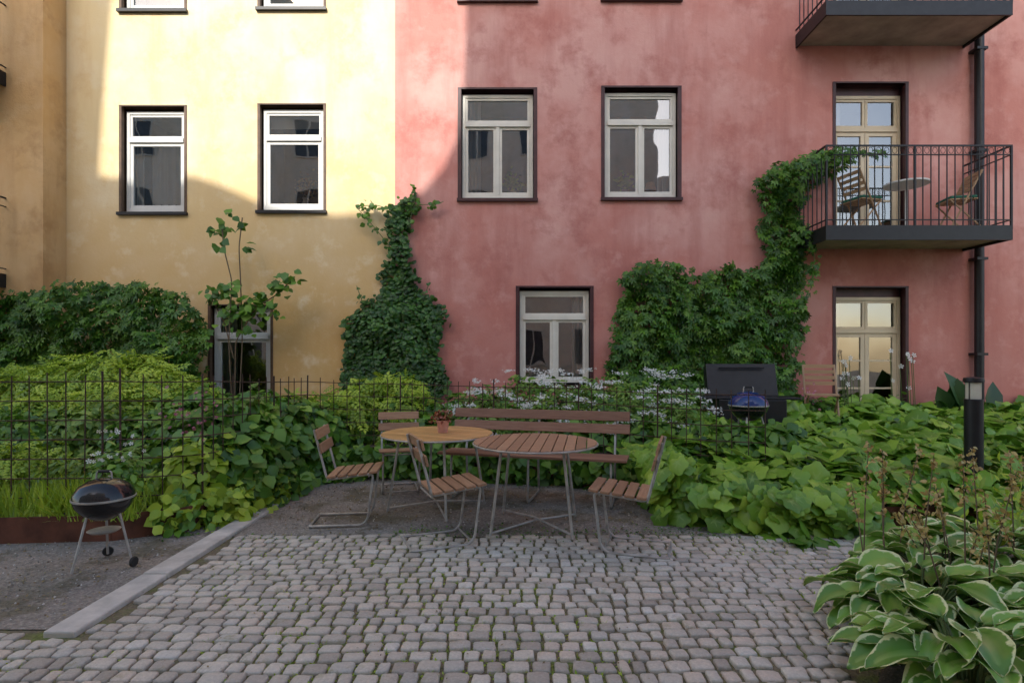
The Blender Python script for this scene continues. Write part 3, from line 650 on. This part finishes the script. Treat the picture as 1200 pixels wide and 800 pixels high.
k=500; x=rng.uniform(-2.9,-2.3,k); y=4.75+(x+2.9)*1.6+rng.normal(0,.14,k); lv.add(np.stack([x,y,rng.uniform(.02,.25,k)],1),np.tile((.3,-.7,.7),(k,1)),rng.uniform(.06,.13,k),T_WIDE,'lime',nj=.4)
k=45; P=np.array((X(232,5.0),4.95,.93))+rng.normal(0,.10,(k,3)); lv.add(P,np.tile((0,-1,.4),(k,1)),rng.uniform(.02,.04,k),T_FL,'pinkf')
k=30; P=np.array((X(130,4.5),4.5,.72))+rng.normal(0,.1,(k,3))*(1.2,.5,1); lv.add(P,np.tile((0,-1,.4),(k,1)),rng.uniform(.02,.045,k),T_FL,'flower')
mound(lv,(X(130,4.5),4.55,.45),(.22,.12,.28),160,.07,T_OV,'mid')
lv.obj('garden_perennials')
lv=Leaves(); st=MB()
for (a_,d_,zt,rx) in ((960,8.3,.92,.4),(1010,8.4,.86,.4),(1050,8.4,.86,.4),(1100,8.5,.82,.5),(1160,8.5,.78,.5),(1210,8.5,.85,.5),(930,8.2,.95,.4),(900,7.8,.8,.4)):
    mound(lv,(X(a_,d_),d_,zt-.4),(rx,.3,.42),320,.12,T_WIDE,'mid')
for i in range(18):
    a_=rng.choice([985,992,1000,1062,1040,1058])+rng.uniform(-8,8); d_=rng.uniform(8.1,8.6); zt=Z(rng.uniform(408,455),d_)
    st.tube([(X(a_,d_)+.05,d_,.5),(X(a_,d_),d_,zt)],.005,'stem',5); lv.add([(X(a_,d_),d_-.02,zt)],[(0,-1,.3)],.08,T_FL,'flower',nj=.4)
k=40; P=np.array((X(943,8),7.9,Z(462,7.9)))+rng.normal(0,.08,(k,3)); lv.add(P,np.tile((0,-1,.4),(k,1)),.035,T_FL,'pinkf')
for (a_,b_,s_) in ((1120,470,.5),(1128,468,.62),(1140,470,.5),(1112,470,.4),(1158,470,.5),(1134,470,.55)):
    lv.add([(X(a_,8.4),8.4,Z(b_+12,8.4))],[(rng.normal(0,.3),-1,.1)],s_,T_OV,'ivy',tip=np.tile((rng.normal(0,.25),0,1),(1,1)),tipj=.05,nj=.1)
o=lv.obj('door_side_flowers'); st.obj('stems',o)
# ------------------------------------------------------------ hosta
def hosta(name,cx,cy,cz,nl,R,seed):
    r=np.random.default_rng(seed); lv=Leaves(); st=MB()
    for i in range(nl):
        ring=i/nl; a_=i*2.399+r.normal(0,.25); out=R*(.15+.85*math.sqrt(1-ring))*r.uniform(.8,1.15); hz=.08+.20*ring+r.uniform(-.02,.04)
        ln=r.uniform(.18,.30); wd=ln*r.uniform(.27,.36)
        d=Vector((math.cos(a_),math.sin(a_),0)); sd=Vector((-d.y,d.x,0))
        b0=Vector((cx,cy,cz))+d*.05; p1=Vector((cx,cy,cz))+d*(out*.6)+Vector((0,0,hz))
        st.tube([b0,(b0+p1)/2+Vector((0,0,.05)),p1],.006,'stem',5)
        nu,nv=12,8; V=[];C=[];roll=r.normal(0,.35); droop=r.uniform(.35,1.1)
        rv=r.random(); tw=r.normal(0,.5); d2=(d+sd*tw).normalized(); sd2=Vector((-d2.y,d2.x,0))
        for iu in range(nu+1):
            u=iu/nu; w_=wd*(math.sin(math.pi*min(1,u**.72))**.75)*(1-.12*u) if 0<u<1 else .002
            th=.45-droop*1.5*u
            if iu==0: c=p1.copy()
            else: c=c+(d2*math.cos(th)+Vector((0,0,math.sin(th))))*(ln/nu)
            nrm_=(Vector((0,0,math.cos(th)))-d2*math.sin(th))
            for iv in range(nv+1):
                v_=-1+2*iv/nv; rip=.010*math.sin(abs(v_)*9)*(1-u)+.010*math.sin(u*11+v_*3+i)*abs(v_)
                p_=c+sd2*(w_*v_)+nrm_*(abs(v_)**1.5*w_*.35+rip+roll*v_*w_*.5)
                V.append(tuple(p_)); C.append((rv,max(abs(v_)*.86,(u-.55)*1.75 if u>.9 else 0),0,1))
        Fc=[]
        for iu in range(nu):
            for iv in range(nv):
                q=iu*(nv+1)+iv; Fc+= [(q,q+1,q+nv+2),(q,q+nv+2,q+nv+1)]
        lv.raw(V,Fc,C,'hosta')
    o=lv.obj(name); st.obj('petioles',o); return o
hosta('hosta_plant',2.15,2.95,.03,62,.55,3); hosta('hosta_plant',3.0,3.6,.05,62,.6,5); hosta('hosta_plant',1.95,2.4,.02,58,.5,8); hosta('hosta_plant',2.75,2.75,.05,58,.55,9); hosta('hosta_plant',2.55,3.4,.04,50,.45,12)
lv=Leaves(); st=MB()
for i in range(30):
    bx=rng.uniform(2.15,3.3); by=rng.uniform(2.8,3.5); tz=rng.uniform(.50,.95); lean=rng.normal(0,.08,2)
    pts=[(bx,by,.05),(bx+lean[0]*.5,by+lean[1]*.5,tz*.6),(bx+lean[0]*1.3,by+lean[1],tz)]; st.tube(pts,[.005,.004,.002],'bark',5)
    k=40; t=rng.uniform(0.15,1,k)[:,None]; P=np.array(pts[1])*(1-t)+np.array(pts[2])*t; P=P+rng.normal(0,.009,(k,3))
    lv.add(P,rng.normal(0,1,(k,3)),rng.uniform(.02,.04,k),T_OV,'seed',tip=np.tile((0,0,-.4),(k,1)),tipj=.8)
k=260; P=np.array((3.45,3.7,.40))+rng.normal(0,.18,(k,3)); lv.add(P,np.tile((-.3,-.6,.5),(k,1)),rng.uniform(.05,.1,k),T_NAR,'lime',tip=np.tile((0,0,1),(k,1)),tipj=.6)
o=lv.obj('dried_seed_stalks'); st.obj('stalks',o)
lv=Leaves(); k=10; P=np.array((X(940,4.4),4.35,.03))+rng.normal(0,.06,(k,3))*(1.6,.6,.2); lv.add(P,np.tile((0,-.2,1),(k,1)),rng.uniform(.08,.16,k),T_LOB,'mid',nj=.5); lv.obj('wilted_leaves')
# ------------------------------------------------------------ fence
mb=MB(); fp=[(-7.0,4.62,1.26),(-3.25,4.68,1.26),(-2.72,4.95,1.25),(-2.5,6.85,1.17),(-1.4,7.05,1.13),(.8,6.75,1.09),(1.6,6.2,1.07),(2.52,5.6,1.09)]
for i in range(len(fp)-1):
    a_=Vector(fp[i]);b_=Vector(fp[i+1]); d=Vector((b_.x-a_.x,b_.y-a_.y,0)); n=max(1,round(d.length/.15))
    for j in range(n+1 if i==len(fp)-2 else n):
        t=j/n; p_=a_.lerp(b_,t); big=(j%8==0); wob=rng.normal(0,.006)
        mb.tube([(p_.x,p_.y,.1),(p_.x+wob,p_.y,p_.z+(.05 if not big else .08)+rng.normal(0,.012))],.009 if big else .0052,'rust',5)
    for kz in range(7):
        dz=kz*.16; mb.tube([(a_.x,a_.y-.007,a_.z-dz),((a_.x+b_.x)/2,(a_.y+b_.y)/2-.007,(a_.z+b_.z)/2-dz-.008),(b_.x,b_.y-.007,b_.z-dz)],.0052,'rust',5)
mb.obj('metal_mesh_fence',smooth=True)
# ------------------------------------------------------------ furniture
def chair(name,loc,rz):
    e=empty(name,(loc[0],loc[1],0),rz); f=MB()
    for s_ in (-1,1):
        x=.19*s_
        f.tube(fillet([(x,-.30,.84),(x,-.19,.41),(x,.20,.455),(x,.15,.06),(x,.10,.012),(x,-.34,.012)],.045,5),.0105,'steel',8)
    f.tube([(-.19,-.34,.012),(.19,-.34,.012)],.0103,'steel',8); f.tube([(-.185,-.19,.40),(.185,-.19,.40)],.007,'steel',6); f.tube([(-.185,.16,.43),(.185,.16,.43)],.007,'steel',6); f.tube([(-.185,.13,.03),(.185,.13,.03)],.008,'steel',6)
    f.obj('steel_frame',e,True)
    w=MB()
    for i in range(5):
        y=-.15+i*.088; z=.428+.008*i; T=Matrix.Translation((0,y,z))@Matrix.Rotation(math.radians(6),4,'X'); w.box(-.225,.225,-.036,.036,.0,.02,'wood',T)
    w.obj('seat',e,bevel=.004)
    w=MB()
    for z,h_ in ((.80,.085),(.68,.085)):
        y=-.30+(.84-z)*.256; T=Matrix.Translation((0,y+.014,z))@Matrix.Rotation(math.radians(14),4,'X'); w.box(-.225,.225,0,.018,-h_/2,h_/2,'wood',T)
    w.obj('backrest',e,bevel=.004); return e
chair('garden_chair',(-1.42,5.05),math.radians(-84))
chair('garden_chair',(-.50,4.5),math.radians(-68))
chair('garden_chair',(.86,4.33),math.radians(72))
chair('garden_chair',(-1.22,6.15),math.radians(195))
def table(name,loc,rz,wk,R=.53):
    e=empty(name,(loc[0],loc[1],0),rz); f=MB(); ft=[]
    for i in range(4):
        a_=math.pi/4+i*math.pi/2; c,s_=math.cos(a_),math.sin(a_)
        f.tube([(c*.36,s_*.36,.705),(c*.47,s_*.47,.012)],.0125,'steel',8); ft.append((c*.47,s_*.47))
    f.tube([(ft[0][0],ft[0][1],.03),(0,0,.06),(ft[2][0],ft[2][1],.03)],.010,'steel',8); f.tube([(ft[1][0],ft[1][1],.045),(0,0,.082),(ft[3][0],ft[3][1],.045)],.010,'steel',8)
    f.tube([(.36*math.cos(t),.36*math.sin(t),.70) for t in np.linspace(0,2*math.pi,25)[:-1]],.01,'steel',6,closed=True)
    f.tube([((R+.004)*math.cos(t),(R+.004)*math.sin(t),.722) for t in np.linspace(0,2*math.pi,65)[:-1]],.008,'steel',6,closed=True)
    f.obj('steel_frame',e,True)
    w=MB(); n=12; pw=2*R/n
    for i in range(n):
        x0=-R+i*pw+.004; x1=x0+pw-.008; N_=8
        xs=[x0+(x1-x0)*j/N_ for j in range(N_+1)]; hi=[(x,math.sqrt(max(R*R-x*x,.0004))) for x in xs]; out=hi+[(x,-y) for x,y in reversed(hi)]; m_=len(out)
        w.add([(x,y,.712) for x,y in out]+[(x,y,.738) for x,y in out],[tuple(range(m_-1,-1,-1)),tuple(range(m_,2*m_))]+[(j,(j+1)%m_,(j+1)%m_+m_,j+m_) for j in range(m_)],wk)
    w.obj('slatted_top',e,bevel=.003); return e
table('garden_table',(.20,4.86),math.radians(-8),'wood'); table('garden_table',(-.72,5.43),math.radians(62),'wood2')
be=empty('garden_bench',(.22,5.86,0),math.radians(-15)); f=MB()
for x in (-.82,0,.82):
    f.tube(fillet([(x,.33,.87),(x,.24,.42),(x,-.22,.45),(x,-.25,.012),(x,.28,.012),(x,.24,.42)],.04,4),.012,'steel',8)
f.obj('steel_frame',be,True); w=MB()
for i in range(4):
    y=-.20+i*.112; w.box(-.97,.97,y-.048,y+.048,.452-.006*i,.477-.006*i,'wood3')
for z in (.84,.71):
    T=Matrix.Translation((0,.315-(.87-z)*.2,z))@Matrix.Rotation(math.radians(-12),4,'X'); w.box(-.97,.97,-.024,-.002,-.05,.05,'wood3',T)
w.obj('seat_and_back',be,bevel=.004)
pe=empty('flower_pot',(X(519,5.42),5.42,.74)); w=MB(); w.lathe([(0,0),(.045,0),(.06,.1),(.066,.1),(.066,.118),(.055,.118),(.052,.1),(0,.1)],'terra',24); w.obj('pot',pe,True)
lv=Leaves(); k=150; P=rng.normal(0,.03,(k,3))*(1.3,1.3,.8)+(0,0,.15); lv.add(P,P-np.array((0,0,.1)),rng.uniform(.03,.055,k),T_OV,'redleaf'); lv.add(P[:50],P[:50]-np.array((0,0,.1)),rng.uniform(.025,.04,50),T_OV,'mid'); lv.obj('plant',pe)
def grill(name,loc,s_,rz=0,base=0,ek='enamel'):
    e=empty(name,(loc[0],loc[1],base),rz); R=.185*s_; zc=.47*s_
    b_=MB(); prof=[(.001,zc-R*.80),(R*.35,zc-R*.76),(R*.7,zc-R*.52),(R*.92,zc-R*.25),(R,zc)]; b_.lathe(prof,'enamel',36); b_.lathe([(R,zc),(R*1.03,zc+.005),(R*1.03,zc+.016),(R*.99,zc+.018)],'steel',36); b_.obj('bowl',e,True)
    b_=MB(); b_.lathe([(R*1.015,zc+.014),(R*.98,zc+R*.25),(R*.8,zc+R*.52),(R*.5,zc+R*.70),(R*.2,zc+R*.78),(.001,zc+R*.79)],ek,36)
    b_.obj('lid',e,True)
    b_=MB(); zt=zc+R*.78; b_.tube(fillet([(-.05*s_,0,zt-.005),(-.045*s_,0,zt+.045*s_),(.045*s_,0,zt+.045*s_),(.05*s_,0,zt-.005)],.015),.006*s_,'steel',8); b_.tube([(-.035*s_,0,zt+.046*s_),(.035*s_,0,zt+.046*s_)],.011*s_,'rubber',8); b_.obj('lid_handle',e,True)
    b_=MB(); 
    for i,a_ in enumerate((math.radians(-120),math.radians(-15),math.radians(110))):
        c,n_=math.cos(a_),math.sin(a_); b_.tube([(c*R*.62,n_*R*.62,zc-R*.5),(c*R*1.15,n_*R*1.15,.02)],.0085*s_,'steel',8)
        if i: 
            Tm=Matrix.Translation((c*R*1.2,n_*R*1.2,.035*s_))@Matrix.Rotation(a_,4,'Z')@Matrix.Rotation(math.pi/2,4,'Y'); b_.lathe([(0,-.01),(.033*s_,-.01),(.036*s_,0),(.033*s_,.01),(0,.01)],'rubber',20,Tm)
    b_.lathe([(.001,zc-R*1.28),(R*.45,zc-R*1.25),(R*.55,zc-R*1.18),(R*.5,zc-R*1.17),(.001,zc-R*1.2)],'steel',24)
    b_.obj('tripod_legs',e,True)
grill('kettle_grill',(X(122,3.95),3.95),1.0,math.radians(10))
grill('kettle_grill',(X(877,6.4),6.4),1.15,0,.37,'sky_reflection_enamel')
e=empty('gas_grill',(X(878,7.4),7.45,.42),math.radians(-6)); w=MB(); w.box(-.42,.42,-.22,.22,.06,.5,'dark'); w.box(-.6,.6,-.2,.2,.5,.53,'dark')
for x in (-.38,.38): 
    for y in (-.18,.18): w.box(x-.02,x+.02,y-.02,y+.02,0,.06,'rubber')
w.obj('cart',e,bevel=.01)
w=MB(); T=Matrix.Translation((0,.2,.53))@Matrix.Rotation(math.radians(-18),4,'X'); w.box(-.46,.46,0,.16,0,.45,'dark',T); w.tube([T@Vector((-.3,-.04,.38)),T@Vector((.3,-.04,.38))],.012,'dark',8); w.obj('open_hood',e,bevel=.03)
e=empty('bollard_lamp',(X(1141,5.1),5.1,0)); w=MB(); w.lathe([(0,.1),(.072,.1),(.072,1.08),(.067,1.085),(0,1.085)],'dark',24); w.lathe([(.078,1.235),(.08,1.25),(.076,1.275),(0,1.285)],'dark',24)
for i in range(4):
    a_=i*math.pi/2+.4; w.tube([(.068*math.cos(a_),.068*math.sin(a_),1.08),(.068*math.cos(a_),.068*math.sin(a_),1.24)],.004,'dark',6)
w.obj('post',e,True); w=MB(); w.lathe([(.06,1.086),(.06,1.234)],'lampglass',24); w.obj('lantern',e,True)
def foldchair(name,loc,rz,k='woodl',cush=None,parent=None):
    e=empty(name,loc,rz); w=MB()
    for s_ in (-.2,.2):
        w.tube([(s_,-.22,.86),(s_,.2,0)],.014,k,6); w.tube([(s_*.9,-.24,0),(s_*.9,.2,.45)],.014,k,6)
    for i in range(5): w.box(-.2,.2,-.17+i*.08,-.11+i*.08,.44,.455,k)
    for z in (.84,.76,.68,.60): w.box(-.2,.2,-.22+(.86-z)*.49-.01,-.22+(.86-z)*.49+.006,z-.025,z+.025,k)
    w.obj('frame',e)
    if cush: w=MB(); w.box(-.2,.2,-.16,.2,.457,.5,cush); w.obj('cushion',e,bevel=.015)
    if parent: e.parent=parent
foldchair('wooden_garden_chair',(X(962,7.9),7.9,.50),math.radians(160))
foldchair('folding_balcony_chair',(X(1008,8.5),8.5,3.36),math.radians(-75),cush='green_cloth')
foldchair('folding_balcony_chair',(X(1122,8.5),8.5,3.36),math.radians(80),cush='green_cloth')
e=empty('balcony_table',(X(1062,8.5),8.5,3.36)); w=MB(); w.lathe([(0,.7),(.3,.7),(.3,.725),(0,.725)],'white',28); w.tube([(0,0,.02),(0,0,.7)],.018,'white',8); w.lathe([(0,0),(.17,0),(.16,.02),(0,.03)],'white',20); w.obj('top_and_stand',e,True)
w=MB(); w.lathe([(0,.726),(.06,.726),(.11,.77),(.1,.772),(.05,.735)],'woodl',20); w.obj('bowl',e,True)
# ------------------------------------------------------------ light, camera
wd=bpy.data.worlds.new('World'); sc.world=wd; wd.use_nodes=True; nt=wd.node_tree
sk=nt.nodes.new('ShaderNodeTexSky'); sk.sky_type='NISHITA'; sk.sun_disc=False; sk.sun_elevation=EL; sk.sun_rotation=math.radians(180+12); sk.dust_density=2; sk.air_density=1.0; sk.ozone_density=.2
nt.links.new(sk.outputs[0],nt.nodes['Background'].inputs[0]); nt.nodes['Background'].inputs[1].default_value=.35
sd=bpy.data.lights.new('sun','SUN'); sd.energy=5.0; sd.angle=math.radians(.5); sd.color=(1,.95,.87); so=bpy.data.objects.new('sun',sd); sc.collection.objects.link(so)
S=Vector((-math.sin(AZ)*math.cos(EL),-math.cos(AZ)*math.cos(EL),math.sin(EL))); so.rotation_euler=S.to_track_quat('Z','Y').to_euler(); so.location=(0,0,20)
cd=bpy.data.cameras.new('camera'); cam=bpy.data.objects.new('camera',cd); sc.collection.objects.link(cam); cam.location=(0,0,H); cam.rotation_euler=(math.pi/2,0,0)
cd.sensor_width=36; cd.lens=36*F/1200; cd.shift_y=20/1200; cd.clip_end=500; cd.clip_start=.05; sc.camera=cam
sc.view_settings.view_transform='Standard'; sc.view_settings.look='None'; sc.view_settings.exposure=0
